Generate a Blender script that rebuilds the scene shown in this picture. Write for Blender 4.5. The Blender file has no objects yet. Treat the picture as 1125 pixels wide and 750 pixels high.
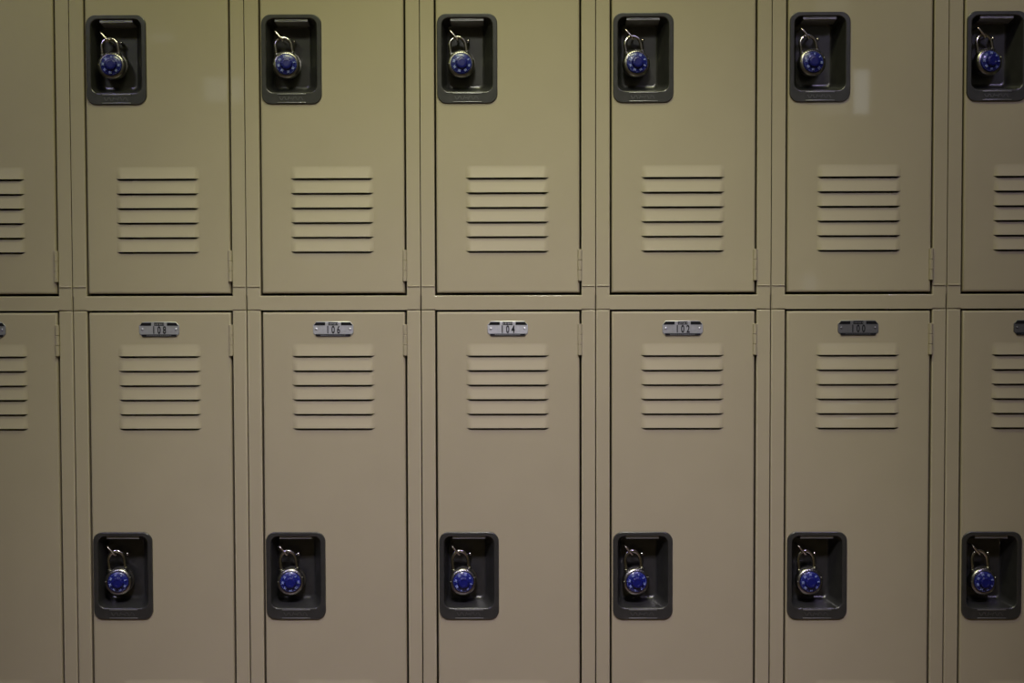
import bpy, bmesh, math, random
from mathutils import Vector, Matrix, Euler
random.seed(7)
PI = math.pi
C = bpy.context.scene.collection
sc = bpy.context.scene

# ------------------------------------------------------------------ measures (metres)
P = 0.3048                 # one locker column
SEAM = 1.0644              # height of the joint between the two tiers
TIER = 0.9018              # height of one tier
DOOR_L, DOOR_R = 0.0278, P - 0.0278
DOOR_W = DOOR_R - DOOR_L
DOOR_TOP = SEAM - 0.0032   # top of the lower door
DOOR_H = 0.8688
BODY_DEPTH = 0.38
PAN_W, PAN_H = 0.1046, 0.1546
PAN_X, PAN_TOP = 0.0301 - DOOR_L, -0.3860      # in door coordinates (origin: top left corner of the door)

# ------------------------------------------------------------------ materials
def srgb(r, g, b):
    def f(v):
        v /= 255.0
        return v / 12.92 if v <= 0.04045 else ((v + 0.055) / 1.055) ** 2.4
    return (f(r), f(g), f(b), 1.0)

def mat(name, col, rough=0.5, metal=0.0, spec=0.5, coat=0.0, coat_rough=0.05, var=0.06, scale=40.0,
        bump=0.0, bump_scale=400.0, emis=None, emis_s=0.0, aniso=None):
    m = bpy.data.materials.new(name)
    m.use_nodes = True
    nt = m.node_tree
    b = nt.nodes['Principled BSDF']
    b.inputs['Roughness'].default_value = rough
    b.inputs['Metallic'].default_value = metal
    b.inputs['Specular IOR Level'].default_value = spec
    b.inputs['Coat Weight'].default_value = coat
    b.inputs['Coat Roughness'].default_value = coat_rough
    tc = nt.nodes.new('ShaderNodeTexCoord')
    n = nt.nodes.new('ShaderNodeTexNoise')
    n.inputs['Scale'].default_value = scale
    n.inputs['Detail'].default_value = 4.0
    if aniso:
        mp = nt.nodes.new('ShaderNodeMapping')
        mp.inputs['Scale'].default_value = aniso
        nt.links.new(tc.outputs['Object'], mp.inputs['Vector'])
        nt.links.new(mp.outputs['Vector'], n.inputs['Vector'])
    else:
        nt.links.new(tc.outputs['Object'], n.inputs['Vector'])
    r = nt.nodes.new('ShaderNodeValToRGB')
    r.color_ramp.elements[0].position = 0.3
    r.color_ramp.elements[1].position = 0.7
    r.color_ramp.elements[0].color = tuple(c * (1 - var) for c in col[:3]) + (1,)
    r.color_ramp.elements[1].color = tuple(min(1, c * (1 + var)) for c in col[:3]) + (1,)
    nt.links.new(n.outputs['Fac'], r.inputs['Fac'])
    nt.links.new(r.outputs['Color'], b.inputs['Base Color'])
    if bump > 0:
        n2 = nt.nodes.new('ShaderNodeTexNoise')
        n2.inputs['Scale'].default_value = bump_scale
        n2.inputs['Detail'].default_value = 2.0
        nt.links.new(tc.outputs['Object'], n2.inputs['Vector'])
        bp = nt.nodes.new('ShaderNodeBump')
        bp.inputs['Strength'].default_value = bump
        bp.inputs['Distance'].default_value = 0.0005
        nt.links.new(n2.outputs['Fac'], bp.inputs['Height'])
        nt.links.new(bp.outputs['Normal'], b.inputs['Normal'])
    if emis:
        b.inputs['Emission Color'].default_value = emis
        b.inputs['Emission Strength'].default_value = emis_s
    return m

PAINT_C = (0.345, 0.300, 0.200, 1)
M_PAINT = mat('locker_enamel', PAINT_C, rough=0.5, spec=0.25, coat=0.75, coat_rough=0.035, var=0.025, scale=9, bump=0.03, bump_scale=260)
M_BODY = mat('locker_sheet', (0.16, 0.135, 0.09, 1), rough=0.6, spec=0.2, var=0.04)
M_PAN = mat('recess_steel', (0.085, 0.084, 0.080, 1), rough=0.29, metal=0.7, var=0.10, scale=60, bump=0.03, bump_scale=500)
M_LATCH = mat('latch_metal', (0.36, 0.36, 0.36, 1), rough=0.35, metal=0.6, var=0.06)
M_RIDGE = mat('ridge_metal', (0.24, 0.24, 0.235, 1), rough=0.35, metal=0.7, var=0.08)
M_STROKE = mat('worn_stroke', (0.13, 0.13, 0.125, 1), rough=0.35, metal=0.7, var=0.1)
M_STEEL = mat('stainless', (0.30, 0.29, 0.275, 1), rough=0.30, metal=1.0, var=0.06, scale=30, aniso=(1, 1, 12))
M_CHROME = mat('chrome', (0.52, 0.50, 0.47, 1), rough=0.18, metal=1.0, var=0.03)
M_STAPLE = mat('staple_steel', (0.62, 0.57, 0.50, 1), rough=0.25, metal=1.0, var=0.08)
M_BLUE = mat('dial_blue', (0.007, 0.011, 0.130, 1), rough=0.3, spec=0.45, coat=0.3, coat_rough=0.10, var=0.12, scale=80)
M_KNOB = mat('knob_blue', (0.006, 0.008, 0.115, 1), rough=0.35, spec=0.35, var=0.12, scale=80)
M_NUMERAL = mat('dial_white', (0.23, 0.28, 0.56, 1), rough=0.5, var=0.04)
M_BLACK = mat('plate_black', (0.006, 0.006, 0.008, 1), rough=0.6, spec=0.2, var=0.1)
M_INK = mat('plate_ink', (0.018, 0.018, 0.022, 1), rough=0.6, spec=0.2, var=0.1)
M_SCREW = mat('screw_steel', (0.75, 0.74, 0.72, 1), rough=0.15, metal=1.0, var=0.04)
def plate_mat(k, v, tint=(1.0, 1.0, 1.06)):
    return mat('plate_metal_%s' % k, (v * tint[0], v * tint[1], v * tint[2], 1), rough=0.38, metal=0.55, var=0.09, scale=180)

# ------------------------------------------------------------------ mesh helpers
class BM:
    """thin wrapper so a mesh can be collected from several shapes"""
    def __init__(self, recalc=True):
        self.b = bmesh.new()
        self.recalc = recalc
    def done(self, name, mats, parent=None, smooth=35, loc=None):
        if not isinstance(mats, (list, tuple)):
            mats = [mats]
        if self.recalc:
            bmesh.ops.recalc_face_normals(self.b, faces=self.b.faces[:])
        me = bpy.data.meshes.new(name)
        self.b.to_mesh(me)
        self.b.free()
        for m in mats:
            me.materials.append(m)
        if smooth:
            me.polygons.foreach_set('use_smooth', [True] * len(me.polygons))
            me.set_sharp_from_angle(angle=math.radians(smooth))
            for p in me.polygons:      # plane faces stay truly flat so that they mirror without warping
                if max(abs(c) for c in p.normal) > 0.99995:
                    p.use_smooth = False
        o = bpy.data.objects.new(name, me)
        C.objects.link(o)
        if parent:
            o.parent = parent
        if loc:
            o.location = loc
        return o
    def box(self, x0, x1, y0, y1, z0, z1, bev=0.0, seg=2, mi=0):
        r = bmesh.ops.create_cube(self.b, size=1.0)
        vs = r['verts']
        for v in vs:
            v.co = Vector(((x0 + x1) / 2 + v.co.x * (x1 - x0), (y0 + y1) / 2 + v.co.y * (y1 - y0), (z0 + z1) / 2 + v.co.z * (z1 - z0)))
        fs = set(f for v in vs for f in v.link_faces)
        for f in fs:
            f.material_index = mi
        if bev > 0:
            es = list(set(e for v in vs for e in v.link_edges))
            bmesh.ops.bevel(self.b, geom=es, offset=bev, segments=seg, affect='EDGES', profile=0.5, clamp_overlap=True, material=-1)
        return vs
    def loft(self, loops, mi=0, cap0=False, cap1=False, closed=True):
        rows = [[self.b.verts.new(p) for p in lp] for lp in loops]
        n = len(rows[0])
        for a, c in zip(rows, rows[1:]):
            for i in range(n if closed else n - 1):
                j = (i + 1) % n
                f = self.b.faces.new((a[i], a[j], c[j], c[i]))
                f.material_index = mi
        if cap0:
            f = self.b.faces.new(list(reversed(rows[0]))); f.material_index = mi
        if cap1:
            f = self.b.faces.new(rows[-1]); f.material_index = mi
        return rows
    def lathe(self, prof, n=40, mi=0, cx=0, cz=0, scale_fn=None):
        """profile of (radius, y): spun about the Y axis; ends closed"""
        loops = []
        for (r, y) in prof:
            loops.append([Vector((cx + r * (scale_fn(i, r) if scale_fn else 1) * math.cos(2 * PI * i / n), y, cz + r * (scale_fn(i, r) if scale_fn else 1) * math.sin(2 * PI * i / n))) for i in range(n)])
        self.loft(loops, mi, cap0=True, cap1=True)
    def tube(self, pts, rad, n=12, mi=0):
        pts = [Vector(p) for p in pts]
        loops = []
        up = None
        for i, p in enumerate(pts):
            t = (pts[min(i + 1, len(pts) - 1)] - pts[max(i - 1, 0)]).normalized()
            if up is None:
                up = Vector((0, 1, 0)) if abs(t.y) < 0.9 else Vector((1, 0, 0))
            s = t.cross(up).normalized()
            up = s.cross(t).normalized()
            loops.append([p + rad * (math.cos(2 * PI * k / n) * s + math.sin(2 * PI * k / n) * up) for k in range(n)])
        self.loft(loops, mi, cap0=True, cap1=True)
    def text(self, s, size, cx, cz, y, mi=0, sx=1.0, rot=0.0, depth=0.0003, bold=0.0):
        """lettering as mesh facing -Y, centred on (cx, cz)"""
        cu = bpy.data.curves.new('lettering', 'FONT')
        cu.body = s
        cu.size = size
        cu.align_x = 'CENTER'
        cu.align_y = 'CENTER'
        cu.extrude = depth / 2
        cu.resolution_u = 3
        cu.offset = bold
        ob = bpy.data.objects.new('lettering', cu)
        C.objects.link(ob)
        dg = bpy.context.evaluated_depsgraph_get()
        me = bpy.data.meshes.new_from_object(ob.evaluated_get(dg))
        bpy.data.objects.remove(ob)
        bpy.data.curves.remove(cu)
        n0 = len(self.b.verts); f0 = len(self.b.faces)
        self.b.from_mesh(me)
        bpy.data.meshes.remove(me)
        self.b.verts.ensure_lookup_table(); self.b.faces.ensure_lookup_table()
        vs = self.b.verts[n0:]
        if vs:
            mx = (min(v.co.x for v in vs) + max(v.co.x for v in vs)) / 2
            mz = (min(v.co.y for v in vs) + max(v.co.y for v in vs)) / 2
            for v in vs:
                a, c, d = (v.co.x - mx) * sx, v.co.y - mz, v.co.z
                v.co = Vector((cx + a * math.cos(rot) - c * math.sin(rot), y - d, cz + a * math.sin(rot) + c * math.cos(rot)))
        for f in self.b.faces[f0:]:
            f.material_index = mi

def rrect(x0, x1, z0, z1, r, y, n=7):
    """rounded rectangle in the XZ plane, counter-clockwise seen from -Y"""
    pts = []
    for (cx, cz, a0) in ((x1 - r, z1 - r, 0), (x0 + r, z1 - r, 90), (x0 + r, z0 + r, 180), (x1 - r, z0 + r, 270)):
        for i in range(n + 1):
            a = math.radians(a0 + 90 * i / n)
            pts.append(Vector((cx + r * math.cos(a), y, cz + r * math.sin(a))))
    return pts

def empty(name, loc, label=None, cat=None, group=None, rot=None):
    o = bpy.data.objects.new(name, None)
    C.objects.link(o)
    o.location = loc
    o.empty_display_size = 0.05
    if rot:
        o.rotation_euler = rot
    if label:
        o['label'] = label
    if cat:
        o['category'] = cat
    if group:
        o['group'] = group
    return o

def struct(o):
    o['kind'] = 'structure'
    return o

# ------------------------------------------------------------------ locker parts
def smooth01(t):
    t = max(0.0, min(1.0, t))
    return t * t * (3 - 2 * t)

LOUV_N, LOUV_PITCH, LOUV_H, LOUV_L, LOUV_GAP = 6, 0.0254, 0.0040, 0.0212, 0.0034
LOUV_CX = P / 2 - 0.0012 - DOOR_L
LOUV_HALF = 0.0725
RAMP = 0.0105
TOP_SLIT = -(DOOR_TOP - 0.9851)                 # first slit below the door top
BOT_SLIT = PAN_TOP - PAN_H - 0.1283              # first slit of the lower set
SLITS = [TOP_SLIT - i * LOUV_PITCH for i in range(LOUV_N)] + [BOT_SLIT - i * LOUV_PITCH for i in range(LOUV_N)]

def door_mesh():
    """door sheet with pressed louvers, rolled edges and a cut-out for the handle recess; origin at its top left corner"""
    W, H = DOOR_W, DOOR_H
    R = 0.0034
    edge = [(0.0, R), (R * 0.12, R * 0.5), (R * 0.4, R * 0.18), (R, 0.0)]
    xl, xr = LOUV_CX - LOUV_HALF, LOUV_CX + LOUV_HALF
    ramp = [0, .12, .26, .42, .58, .74, .88, 1.0]
    xs = [e[0] for e in edge] + [W - e[0] for e in edge]
    xs += [xl - 0.004, xr + 0.004] + [xl + RAMP * t for t in ramp] + [xr - RAMP * t for t in ramp]
    xs += [LOUV_CX]
    hx0, hx1 = PAN_X + 0.0055, PAN_X + PAN_W - 0.0055
    hz1, hz0 = PAN_TOP - 0.0055, PAN_TOP - PAN_H + 0.0055
    xs += [hx0, hx1]
    xs = sorted(set(round(x, 6) for x in xs))
    # rows: (z, kind, slit index); kind 'lip' / 'below' for the two lips of a slit
    rows = [(-e[0], 'n', None) for e in edge] + [(-H + e[0], 'n', None) for e in edge] + [(hz0, 'n', None), (hz1, 'n', None)]
    for s in SLITS:
        for t in (0.0, .08, .18, .32, .5, .7, .85, .95):
            rows.append((s + LOUV_L * (1 - t), 'n', None))
        rows.append((s, 'lip', s))
        rows.append((s - LOUV_GAP, 'below', s))
    rows.sort(key=lambda r: -r[0])
    def er(d):
        if d >= R:
            return 0.0
        q = (R - d) / R
        return R * (1 - math.sqrt(max(0, 1 - q * q)))
    def ex(x):
        return smooth01((x - xl) / RAMP) ** .7 * smooth01((xr - x) / RAMP) ** .7
    def ez(x):
        return min(1, max(0, (x - xl) / RAMP), max(0, (xr - x) / RAMP))
    def louver(z):
        for s in SLITS:
            if s - 1e-6 <= z <= s + LOUV_L:
                t = 1 - (z - s) / LOUV_L
                return LOUV_H * (t * t / (t + 0.15)) * 1.15
        return 0.0
    B = BM(recalc=False)
    g = []
    for (z, kind, s) in rows:
        line = []
        for x in xs:
            y = er(x) + er(W - x) + er(-z) + er(H + z)
            zz = z
            if kind == 'below':
                if xl - 1e-6 <= x <= xr + 1e-6:
                    zz = s - max(0.0002, LOUV_GAP * min(1, 1.6 * ez(x)))
            else:
                y -= louver(z) * ex(x)
            line.append(B.b.verts.new((x, y, zz)))
        g.append(line)
    for i in range(len(rows) - 1):
        za, zb = rows[i][0], rows[i + 1][0]
        for j in range(len(xs) - 1):
            xm, zm = (xs[j] + xs[j + 1]) / 2, (za + zb) / 2
            if rows[i][1] == 'lip' and xl < xm < xr:
                continue
            if hx0 < xm < hx1 and hz0 < zm < hz1:
                continue
            B.b.faces.new((g[i][j], g[i + 1][j], g[i + 1][j + 1], g[i][j + 1]))
    # folded returns all round the door
    per = g[0] + [r[-1] for r in g[1:]] + list(reversed(g[-1][:-1])) + [r[0] for r in reversed(g[1:-1])]
    back = [B.b.verts.new((v.co.x, 0.017, v.co.z)) for v in per]
    n = len(per)
    for i in range(n):
        j = (i + 1) % n
        B.b.faces.new((per[i], per[j], back[j], back[i]))
    return B

def recess_mesh():
    """deep-drawn handle recess with its raised rim; origin at the top left corner of the rim"""
    B = BM(recalc=False)
    W, H = PAN_W, PAN_H
    L = []
    L.append(rrect(0, W, -H, 0, .0165, .0006))
    L.append(rrect(0, W, -H, 0, .0165, -.0016))
    L.append(rrect(.0004, W - .0004, -H + .0004, -.0004, .0162, -.0025))
    L.append(rrect(.0012, W - .0012, -H + .0012, -.0012, .0155, -.0030))
    ox0, ox1, oz0, oz1 = .0086, W - .0086, -H + .0203, -.0074
    def o(dl, dr, db, dt, r, y):
        return rrect(ox0 + dl, ox1 - dr, oz0 + db, oz1 - dt, r, y)
    L.append(o(-.0016, -.0016, -.0016, -.0016, .0140, -.0030))
    L.append(o(-.0006, -.0006, -.0006, -.0006, .0130, -.0027))
    L.append(o(0, 0, 0, 0, .0125, -.0016))
    L.append(o(.0003, .0006, .0004, .0003, .0122, .0005))
    L.append(o(.0030, .0080, .0040, .0030, .0115, .0200))
    L.append(o(.0046, .0122, .0060, .0046, .0110, .0300))
    L.append(o(.0052, .0138, .0072, .0052, .0108, .0345))
    L.append(o(.0062, .0152, .0092, .0062, .0100, .0375))
    L.append(o(.0078, .0168, .0118, .0078, .0090, .0393))
    L.append(o(.0100, .0185, .0150, .0100, .0080, .0400))
    L = [list(reversed(lp)) for lp in L]
    B.loft(L, 0, cap1=True)
    return B

def emboss_mesh():
    """ridges and worn raised lettering strokes on the lower rim (the letters are no longer legible)"""
    B = BM()
    xa, xb = .0275, .0775
    B.box(xa, xb, -.0040, -.0026, -.1386, -.1364, .0005)
    B.box(xa, xb, -.0040, -.0026, -.1528, -.1512, .0005)
    strokes = [(-.020, -60), (-.0155, 58), (-.0110, -62), (-.0060, 65), (-.0010, 0), (.0030, 62), (.0080, -60), (.0125, 60), (.0175, -58)]
    for (dx, a) in strokes:
        vs = B.box(-.0008, .0008, -.0036, -.0026, -.0034, .0034, 0, mi=1)
        r = Matrix.Rotation(math.radians(90 - abs(a)) * (1 if a > 0 else -1) if a else math.radians(90), 4, 'Y')
        for v in vs:
            v.co = r @ v.co
            v.co += Vector(((xa + xb) / 2 + dx, 0, -.1449))
    return B

def latch_mesh():
    B = BM()
    x0, x1 = .0236, .0806
    prof = [(.0010, -.0078), (.0010, -.0118), (.0022, -.0128), (.0300, -.0162), (.0318, -.0150), (.0318, -.0078)]
    # a wedge-shaped finger lift under the top of the recess
    B.loft([[Vector((x0, y, z)) for y, z in prof], [Vector((x0 + .0008, y, z)) for y, z in prof], [Vector((x1 - .0008, y, z)) for y, z in prof], [Vector((x1, y, z)) for y, z in prof]], 0, cap0=True, cap1=True)
    B.box(x0 + .007, x1 - .013, .0000, .0016, -.0102, -.0088, .0004)
    return B

def screw_mesh():
    B = BM()
    B.lathe([(.0030, .0402), (.0030, .0262), (.0031, .0242), (.0027, .0222), (.0018, .0212), (.0007, .0208)], 20)
    return B

def staple_mesh():
    """welded U-shaped staple the padlock hangs from, in recess coordinates"""
    B = BM()
    a, b = Vector((.0215, 0, -.0266)), Vector((.0355, 0, -.0428))
    yb, yf, r = .0400, .0078, .0045
    d = (b - a).normalized()
    pts = [a + Vector((0, yb, 0)), a + Vector((0, (yb + yf) / 2, 0))]
    for i in range(7):
        t = math.radians(90 * i / 6)
        pts.append(a + d * (r - r * math.cos(t)) + Vector((0, yf + r - r * math.sin(t), 0)))
    for i in range(7):
        t = math.radians(90 * i / 6)
        pts.append(b - d * (r - r * math.sin(t)) + Vector((0, yf + r - r * math.cos(t), 0)))
    pts += [b + Vector((0, (yb + yf) / 2, 0)), b + Vector((0, yb, 0))]
    B.tube(pts, .0020, 10)
    return B

def hinge_mesh():
    B = BM()
    L = 0.0545
    for k, (a, c) in enumerate(((0, .335), (.345, .655), (.665, 1.0))):
        prof = [(.0033, -L * a), (.0039, -L * a - .0006), (.0039, -L * c + .0006), (.0033, -L * c)]
        n = 14
        loops = [[Vector((r * math.cos(2 * PI * i / n), r * math.sin(2 * PI * i / n), z)) for i in range(n)] for r, z in prof]
        B.loft(loops, 0, cap0=True, cap1=True)
    # leaf folded round the door edge
    B.box(-.0030, .0004, .0006, .014, -L + .001, -.001, .0004)
    return B

def frame_mesh():
    B = BM()
    a, b = .0008, P - .0008
    i0, i1 = DOOR_L - .0030, DOOR_R + .0030
    def piece(xs, zs, filled):
        vg = {}
        def V(i, j):
            if (i, j) not in vg:
                vg[i, j] = B.b.verts.new((xs[i], 0.0, zs[j]))
            return vg[i, j]
        fs = []
        for i in range(len(xs) - 1):
            for j in range(len(zs) - 1):
                if filled(i, j):
                    fs.append(B.b.faces.new((V(i, j), V(i + 1, j), V(i + 1, j + 1), V(i, j + 1))))
        front = [e for f in fs for e in f.edges if len(e.link_faces) == 1]
        front = list(set(front))
        r = bmesh.ops.extrude_edge_only(B.b, edges=front)
        for v in [g for g in r['geom'] if isinstance(g, bmesh.types.BMVert)]:
            v.co.y += 0.026
        bmesh.ops.bevel(B.b, geom=front, offset=.0024, segments=4, affect='EDGES', profile=0.5)
    # lower piece: two stiles and a bottom bar; upper piece: two stiles, tier bar and top bar
    piece([a, i0, i1, b], [SEAM - TIER, SEAM - TIER + .0256, SEAM - .0004], lambda i, j: i != 1 or j == 0)
    piece([a, i0, i1, b], [SEAM + .0004, SEAM + .0256, SEAM + TIER - .0006, SEAM + TIER + .02], lambda i, j: i != 1 or j != 1)
    # weld bead across each stile just above the tier joint
    for (x0, x1) in ((a + .0012, i0 - .001), (i1 + .001, b - .0012)):
        B.box(x0, x1, -.0017, .0004, SEAM + .0408, SEAM + .0432, .0009, 3)
    return B

def body_mesh():
    B = BM()
    t, z0, z1, y0, y1 = .0012, SEAM - TIER, SEAM + TIER + .02, .0255, BODY_DEPTH
    B.box(.0012, .0012 + t, y0, y1, z0, z1)
    B.box(P - .0012 - t, P - .0012, y0, y1, z0, z1)
    B.box(.0024, P - .0024, y1 - t, y1, z0, z1)
    B.box(.0024, P - .0024, y0, y1 - t, z0, z0 + t)
    B.box(.0024, P - .0024, y0, y1 - t, z1 - t, z1)
    B.box(.0024, P - .0024, y0, y1 - t, SEAM + .008, SEAM + .008 + t)
    return B

def plate_mesh(number):
    """aluminium number plate, chamfered corners, black windows, stamped digits and two rivets; centred on its origin"""
    B = BM()
    w, h, c = .0352, .0131, .0062
    def octo(d, y):
        W, H, K = w - d, h - d, c - d * .4
        return [Vector((x, y, z)) for x, z in ((W, -H + K), (W, H - K), (W - K, H), (-W + K, H), (-W, H - K), (-W, -H + K), (-W + K, -H), (W - K, -H))]
    B.loft([octo(0, .0), octo(0, -.0010), octo(.0007, -.0016), octo(.0012, -.0016)], 0, cap1=True)
    yb0, yb1 = -.0019, -.0014
    def poly(pts, mi):
        B.loft([[Vector((x, yb1, z)) for x, z in pts], [Vector((x, yb0, z)) for x, z in pts]], mi, cap1=True, cap0=True)
    zt0, zt1 = .0064, .0119
    poly([(-.0340, zt0), (-.0138, zt0), (-.0138, zt1), (-.0300, zt1)], 1)
    poly([(.0340, zt0), (.0300, zt1), (.0138, zt1), (.0138, zt0)], 1)
    poly([(-.0085, zt0), (.0085, zt0), (.0085, zt1), (-.0085, zt1)], 1)
    poly([(-.0296, -.0126), (.0296, -.0126), (.0314, -.0088), (-.0314, -.0088)], 1)
    # worn, unreadable maker's lettering: light flecks in the dark windows
    rnd = random.Random(3)
    for k in range(6):
        x = -.0068 + k * .0026
        B.box(x, x + .0011 + .0004 * (k % 2), -.0021, -.0018, .0076 + .0003 * (k % 3), .0101, 0, mi=0)
    for k in range(13):
        x = -.0215 + k * .0034
        B.box(x, x + .0014, -.0021, -.0018, -.0114, -.0102, 0, mi=0)
    if number:
        n = len(number)
        for k, ch in enumerate(number):
            B.text(ch, .0185, (k - (n - 1) / 2) * .0094, -.0011, -.0018, 2, sx=.64, bold=.0005)
    for s in (-1, 1):
        prof = [(.0023, -.0014), (.0021, -.0024), (.0012, -.0030), (.0003, -.0032)]
        B.lathe(prof, 14, 0, cx=s * .0293, cz=0.0)
    return B

# prototype meshes shared by every locker
_tmp = []
def proto(B, name, mats, smooth=35):
    o = B.done(name, mats, smooth=smooth)
    me = o.data
    bpy.data.objects.remove(o)
    return me
ME = {
    'door': proto(door_mesh(), 'door', M_PAINT, 28),
    'handle_recess': proto(recess_mesh(), 'handle_recess', M_PAN, 50),
    'embossed_label': proto(emboss_mesh(), 'embossed_label', [M_RIDGE, M_STROKE]),
    'finger_latch': proto(latch_mesh(), 'finger_latch', M_LATCH),
    'screw': proto(screw_mesh(), 'screw', M_SCREW, 60),
    'hasp_staple': proto(staple_mesh(), 'hasp_staple', M_STAPLE, 60),
    'hinge': proto(hinge_mesh(), 'hinge', M_PAINT, 40),
    'face_frame': proto(frame_mesh(), 'face_frame', M_PAINT, 35),
    'cabinet_body': proto(body_mesh(), 'cabinet_body', M_BODY),
}
def use(kind, parent, loc=(0, 0, 0), label=None):
    o = bpy.data.objects.new(kind, ME[kind])
    C.objects.link(o)
    o.parent = parent
    o.location = loc
    if label:
        o['label'] = label
    return o

PLATE_SHEEN = {'110': .30, '108': .42, '106': .54, '104': .64, '102': .46, '100': .17, '98': .12}  # base tone of each plate carries the room reflection in its metal
def add_locker(k, number, label):
    root = empty('locker', (k * P, 0, SEAM - TIER), label, 'locker', 'row of two-tier lockers')
    base = -(SEAM - TIER)
    use('cabinet_body', root, (0, 0, base))
    use('face_frame', root, (0, 0, base))
    for tier, top in (('lower', DOOR_TOP), ('upper', DOOR_TOP + TIER)):
        d = use('door', root, (DOOR_L, -.0006, top + base))
        use('handle_recess', d, (PAN_X, 0, PAN_TOP), 'dark grey recessed handle cup')
        use('embossed_label', d, (PAN_X, 0, PAN_TOP))
        use('finger_latch', d, (PAN_X, 0, PAN_TOP))
        use('screw', d, (PAN_X + .0530, 0, PAN_TOP - .0430))
        use('hasp_staple', d, (PAN_X, 0, PAN_TOP))
        for z in (-.0215, -.7937):
            use('hinge', d, (DOOR_W + .0002, -.0012, z))
        n = number if tier == 'lower' else ''
        pm = plate_mat(number if n else number + '_upper', PLATE_SHEEN[number])
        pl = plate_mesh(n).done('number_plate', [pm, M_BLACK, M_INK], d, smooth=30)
        pl.location = (P / 2 - .0010 - DOOR_L, -.0002, 1.0318 - DOOR_TOP)
        if n:
            pl['label'] = 'metal number plate reading ' + n
    return root

LOCKERS = [
    (-1, '110', 'beige two-tier steel locker at the left edge of the photo, only its hinge side showing'),
    (0, '108', 'beige two-tier steel locker with number plate 108 on its lower door'),
    (1, '106', 'beige two-tier steel locker with number plate 106 on its lower door'),
    (2, '104', 'beige two-tier steel locker with bright number plate 104 on its lower door'),
    (3, '102', 'beige two-tier steel locker with number plate 102 on its lower door'),
    (4, '100', 'beige two-tier steel locker with darkened number plate 100 on its lower door'),
    (5, '98', 'beige two-tier steel locker cut off by the right edge of the photo'),
]
for k, n, lab in LOCKERS:
    add_locker(k, n, lab)

# ------------------------------------------------------------------ combination padlocks
def lock_body_mesh():
    B = BM()
    # rear case and slightly larger front shell (spun about the lock's axis)
    B.lathe([(.0150, .0105), (.0205, .0100), (.0224, .0085), (.0228, .0050), (.0228, -.0020), (.0238, -.0026),
             (.0241, -.0040), (.0240, -.0060), (.0233, -.0078), (.0219, -.0092), (.0203, -.0101), (.0191, -.0104), (.0186, -.0098), (.0100, -.0096)], 56)
    # rear half of the case stands a little proud to one side
    B.lathe([(.0160, .0112), (.0222, .0106), (.0236, .0092), (.0238, .0040), (.0232, .0030), (.0150, .0028)], 48, 0, cx=.0026, cz=.0016)
    # shackle collars on the top edge of the case
    for s in (-1, 1):
        n = 14
        loops = []
        for z, r in ((.0150, .0042), (.0225, .0042), (.0232, .0036)):
            loops.append([Vector((s * .0140 + r * math.cos(2 * PI * i / n), r * math.sin(2 * PI * i / n), z)) for i in range(n)])
        B.loft(loops, 0, cap0=True, cap1=True)
    # raised index ring marks along the upper rim
    for i in range(9):
        a = math.radians(90 + (i - 4) * 11)
        vs = B.box(-.0004, .0004, -.0110, -.0100, .0198, .0216, 0, mi=1)
        r = Matrix.Rotation(-(a - PI / 2), 4, 'Y')
        for v in vs:
            v.co = r @ v.co
    # two raised dots added in place of the highlights on the bezel rim
    for a in (172, 12):
        a = math.radians(a)
        B.lathe([(.0013, -.0098), (.0012, -.0108), (.0006, -.0113)], 10, 0, cx=.0219 * math.cos(a), cz=.0219 * math.sin(a))
    return B

def shackle_mesh():
    B = BM()
    r, zc, zb = .0140, .0335, .0120
    pts = [(-r, 0, zb), (-r, 0, (zb + zc) / 2)]
    for i in range(19):
        a = PI - PI * i / 18
        pts.append((r * math.cos(a), 0, zc + r * 1.08 * math.sin(a)))
    pts += [(r, 0, (zb + zc) / 2), (r, 0, zb)]
    B.tube(pts, .0031, 12)
    return B

def dial_mesh():
    B = BM()
    B.lathe([(.0180, -.0097), (.0182, -.0112), (.0178, -.0122), (.0170, -.0127), (.0112, -.0150), (.0060, -.0152)], 56, 0)
    for i in range(8):
        a = PI / 2 - 2 * PI * i / 8
        r = .0136
        B.text(str(i * 5), .0048, r * math.cos(a), r * math.sin(a), -.0148, 1, rot=a - PI / 2, depth=.0014, bold=.00022)
    for i in range(40):
        a = 2 * PI * i / 40
        L = .0016 if i % 5 else .0022
        vs = B.box(-.00018, .00018, -.0131, -.0120, .0169 - L, .0169, 0, mi=1)
        rm = Matrix.Rotation(-(a - PI / 2), 4, 'Y')
        for v in vs:
            v.co = rm @ v.co
    return B

def knob_mesh():
    B = BM()
    def flute(i, r):
        return 1.0 + (.035 * math.cos(12 * 2 * PI * i / 72) if r > .006 else 0)
    B.lathe([(.0104, -.0145), (.0101, -.0175), (.0095, -.0198), (.0086, -.0206), (.0055, -.0208), (.0050, -.0203), (.0030, -.0203)], 72, 0, scale_fn=flute)
    return B

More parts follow.
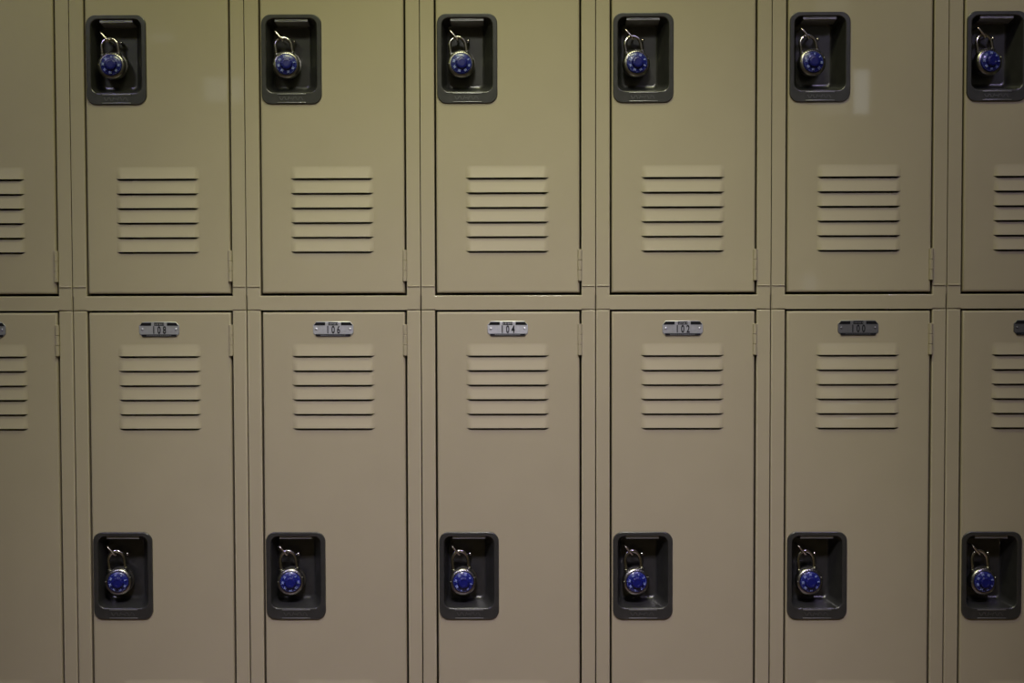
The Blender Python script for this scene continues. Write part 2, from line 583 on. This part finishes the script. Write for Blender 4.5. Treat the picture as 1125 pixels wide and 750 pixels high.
ML = {
    'lock_body': proto(lock_body_mesh(), 'lock_body', [M_STEEL, M_INK], 32),
    'shackle': proto(shackle_mesh(), 'shackle', M_CHROME, 60),
    'dial': proto(dial_mesh(), 'dial', [M_BLUE, M_NUMERAL], 30),
    'dial_knob': proto(knob_mesh(), 'dial_knob', M_KNOB, 40),
}
def add_padlock(k, tier, dx, dz, roll, yaw, tilt, spin, label):
    """hangs by its shackle from the staple in the recess; dx, dz in millimetres from the usual resting place"""
    top = DOOR_TOP + (TIER if tier == 'upper' else 0) + PAN_TOP
    x = k * P + DOOR_L + PAN_X + .0405 + dx / 1000
    z = top - (.0855 if tier == 'upper' else .0900) + dz / 1000
    root = empty('combination_padlock', (x, .0145, z), label, 'padlock', 'blue-dial padlocks hanging in the locker recesses',
                 rot=(math.radians(tilt), math.radians(-roll), math.radians(yaw)))
    parts = {}
    for n in ('lock_body', 'shackle', 'dial'):
        o = bpy.data.objects.new(n, ML[n])
        C.objects.link(o)
        o.parent = root
        parts[n] = o
    if tier == 'lower':
        parts['shackle'].scale = (1, 1, 1.10)
    parts['dial'].rotation_euler = (0, math.radians(spin), 0)
    parts['dial']['label'] = 'blue numbered dial'
    kn = bpy.data.objects.new('dial_knob', ML['dial_knob'])
    C.objects.link(kn)
    kn.parent = parts['dial']
    return root

LOCKS = [
    (0, 'upper', 0, 0, 7, 7, -3, 10, 'steel combination padlock with blue dial in the upper door recess above plate 108'),
    (1, 'upper', 0, 0, 8, 10, -3, 40, 'steel combination padlock with blue dial in the upper door recess above plate 106'),
    (2, 'upper', 0, 0, 9, 8, -3, 25, 'steel combination padlock with blue dial in the upper door recess above plate 104'),
    (3, 'upper', 0, 0, 8, 8, -3, 75, 'steel combination padlock with blue dial in the upper door recess above plate 102'),
    (4, 'upper', 0, 0, 9, 8, -3, 15, 'steel combination padlock with blue dial in the upper door recess above plate 100'),
    (5, 'upper', 0, 0, 9, 12, -3, 55, 'steel combination padlock with blue dial in the upper recess at the right edge'),
    (0, 'lower', 0, 0, 7, 6, -2, 35, 'steel combination padlock with blue dial in the lower door recess below plate 108'),
    (1, 'lower', 0, 0, 7, 7, -2, 5, 'steel combination padlock with blue dial in the lower door recess below plate 106'),
    (2, 'lower', 0, 0, 7, 7, -2, 65, 'steel combination padlock with blue dial in the lower door recess below plate 104'),
    (3, 'lower', 0, 0, 7, 8, -2, 20, 'steel combination padlock with blue dial in the lower door recess below plate 102'),
    (4, 'lower', 0, 0, 7, 6, -2, 50, 'steel combination padlock with blue dial in the lower door recess below plate 100'),
    (5, 'lower', 0, 0, 7, 5, -2, 80, 'steel combination padlock with blue dial in the lower recess at the right edge'),
]
for a in LOCKS:
    add_padlock(*a)

# ------------------------------------------------------------------ the corridor round the lockers
X0, X1, Y0, Y1, ZC = -2.6, 4.2, -4.2, BODY_DEPTH + .01, 2.80
M_WALL = mat('corridor_wall', (0.42, 0.39, 0.33, 1), rough=0.7, var=0.04, scale=6)
M_FLOOR = mat('corridor_floor', (0.34, 0.25, 0.22, 1), rough=0.35, var=0.12, scale=5, bump=0.02, bump_scale=60)
M_CEIL = mat('corridor_ceiling', (0.62, 0.60, 0.54, 1), rough=0.9, var=0.03, scale=20)
M_PLINTH = mat('plinth_paint', (0.05, 0.045, 0.04, 1), rough=0.5, var=0.05)
M_TRIM = mat('window_trim', (0.30, 0.27, 0.22, 1), rough=0.5)
def slab(name, x0, x1, y0, y1, z0, z1, m):
    B = BM()
    B.box(x0, x1, y0, y1, z0, z1)
    return struct(B.done(name, m, smooth=0))
slab('floor', X0, X1, Y0, Y1, -.1, 0, M_FLOOR)
slab('ceiling', X0, X1, Y0, Y1, ZC, ZC + .1, M_CEIL)
slab('wall_back', X0, X1, Y1, Y1 + .1, 0, ZC, M_WALL)
slab('wall_front', X0, X1, Y0 - .1, Y0, 0, ZC, M_WALL)
slab('wall_left', X0 - .1, X0, Y0, Y1, 0, ZC, M_WALL)
slab('wall_right', X1, X1 + .1, Y0, Y1, 0, ZC, M_WALL)
slab('baseboard_back', -P, 6 * P, .02, BODY_DEPTH, 0, SEAM - TIER, M_PLINTH)

CAM = Vector((.79602, -2.47723, 1.10718))
def glow_panel(idx, x0, x1, z0, z1, strength, col=(.86, .92, 1.0, 1)):
    """a small daylit window or lit opening in the corridor wall opposite the lockers (seen mirrored in the enamel)"""
    m = mat('window_light_%d' % idx, (0.3, 0.3, 0.3, 1), rough=0.6, emis=col, emis_s=strength)
    B = BM()
    B.box(x0, x1, Y0 - .005, Y0 + .006, z0, z1, mi=0)
    t = .010
    for b in ((x0 - t, x0, z0 - t, z1 + t), (x1, x1 + t, z0 - t, z1 + t), (x0, x1, z0 - t, z0), (x0, x1, z1, z1 + t)):
        B.box(b[0], b[1], Y0, Y0 + .015, b[2], b[3], mi=1)
    return struct(B.done('window_%d' % idx, [m, M_TRIM], smooth=0))
cx = CAM.x  # added glowing panels, each set where its mirrored patch should fall
glow_panel(1, cx - 1.513, cx - 1.332, 1.969, 2.084, .95)
glow_panel(2, cx + 1.341, cx + 1.496, 1.90, 2.49, .50, (.95, .95, .90, 1))
glow_panel(3, cx + 1.518, cx + 1.590, 1.90, 2.104, 2.1)
glow_panel(4, cx - 1.057, cx - .867, 1.222, 1.275, .45)
glow_panel(5, cx + 1.286, cx + 1.350, 1.042, 1.152, .8)
glow_panel(6, cx - 1.754, cx - 1.649, 2.247, 2.288, .6)

# ------------------------------------------------------------------ lights
def area(name, loc, rot, sx, sy, power, col):
    l = bpy.data.lights.new(name, 'AREA')
    l.shape = 'RECTANGLE'
    l.size, l.size_y = sx, sy
    l.energy = power
    l.color = col
    o = bpy.data.objects.new(name, l)
    C.objects.link(o)
    o.location = loc
    o.rotation_euler = rot
    return o
def spot(name, loc, target, power, col, angle, blend, rad):
    l = bpy.data.lights.new(name, 'SPOT')
    l.energy = power
    l.color = col
    l.spot_size = math.radians(angle)
    l.spot_blend = blend
    l.shadow_soft_size = rad
    o = bpy.data.objects.new(name, l)
    C.objects.link(o)
    o.location = loc
    o.rotation_euler = (Vector(target) - Vector(loc)).to_track_quat('-Z', 'Y').to_euler()
    return o
LIGHTS = {
    # name: (function, arguments, power per channel)
    'ceiling_tube': (area, ((.80, -.80, 2.76), (0, 0, 0), 0.9, .22), (15.5, 15.9, 9)),
    'centre_washer': (spot, ((.75, -1.9, 2.72), (.72, 0, .72), 46, 1.0, .20), (172, 170, 160)),  # added spot; its soft cone shapes the falloff towards the view's edges
    'low_washer': (spot, ((.75, -1.9, 2.72), (.70, 0, .22), 40, 1.0, .20), (52, 38, 98)),  # added spot that tints the lower doors pinkish blue
    'left_washer': (spot, ((-.6, -1.9, 2.72), (-.3, 0, .75), 58, 1.0, .20), (42, 35, 84)),  # added spot, fitted to lift the left columns
    'right_washer': (spot, ((1.9, -1.9, 2.72), (1.6, 0, .75), 58, 1.0, .20), (46, 39, 72)),  # added spot, the same lift for the right columns
    'left_high': (spot, ((-.6, -1.9, 2.72), (.05, 0, 1.40), 56, 1.0, .20), (30, 36, 2)),  # added yellowish spot for the upper left doors
    'right_high': (spot, ((1.9, -1.9, 2.72), (1.45, 0, 1.5), 56, 1.0, .20), (5, 8, 1)),  # added weak spot for the upper right doors
    'cove_uplight': (area, ((.8, -2.6, 2.2), (math.pi, 0, 0), 2.6, .5), (5, 4.6, 3.6)),  # added free-floating fill lamp, bounced off the ceiling
}
for nm, (fn, ar, pw) in LIGHTS.items():
    mx = max(pw)
    if mx <= 0:
        continue
    col = tuple(v / mx for v in pw)
    if fn is area:
        area(nm, *ar, mx, col)
    else:
        spot(nm, ar[0], ar[1], mx, col, *ar[2:])
w = bpy.data.worlds.new('World')
sc.world = w
w.use_nodes = True
w.node_tree.nodes['Background'].inputs['Color'].default_value = (.5, .47, .42, 1)
w.node_tree.nodes['Background'].inputs['Strength'].default_value = .05

# ------------------------------------------------------------------ camera
cd = bpy.data.cameras.new('camera')
cd.sensor_width = 36.0
cd.sensor_fit = 'HORIZONTAL'
cd.lens = 36.0 * 1560 / 1125
co = bpy.data.objects.new('camera', cd)
C.objects.link(co)
co.location = CAM
co.rotation_mode = 'XYZ'
co.rotation_euler = (1.53129, .00267, .01103)
sc.camera = co
sc.view_settings.view_transform = 'Standard'
sc.view_settings.look = 'None'
sc.cycles.max_bounces = 8
sc.cycles.use_denoising = True
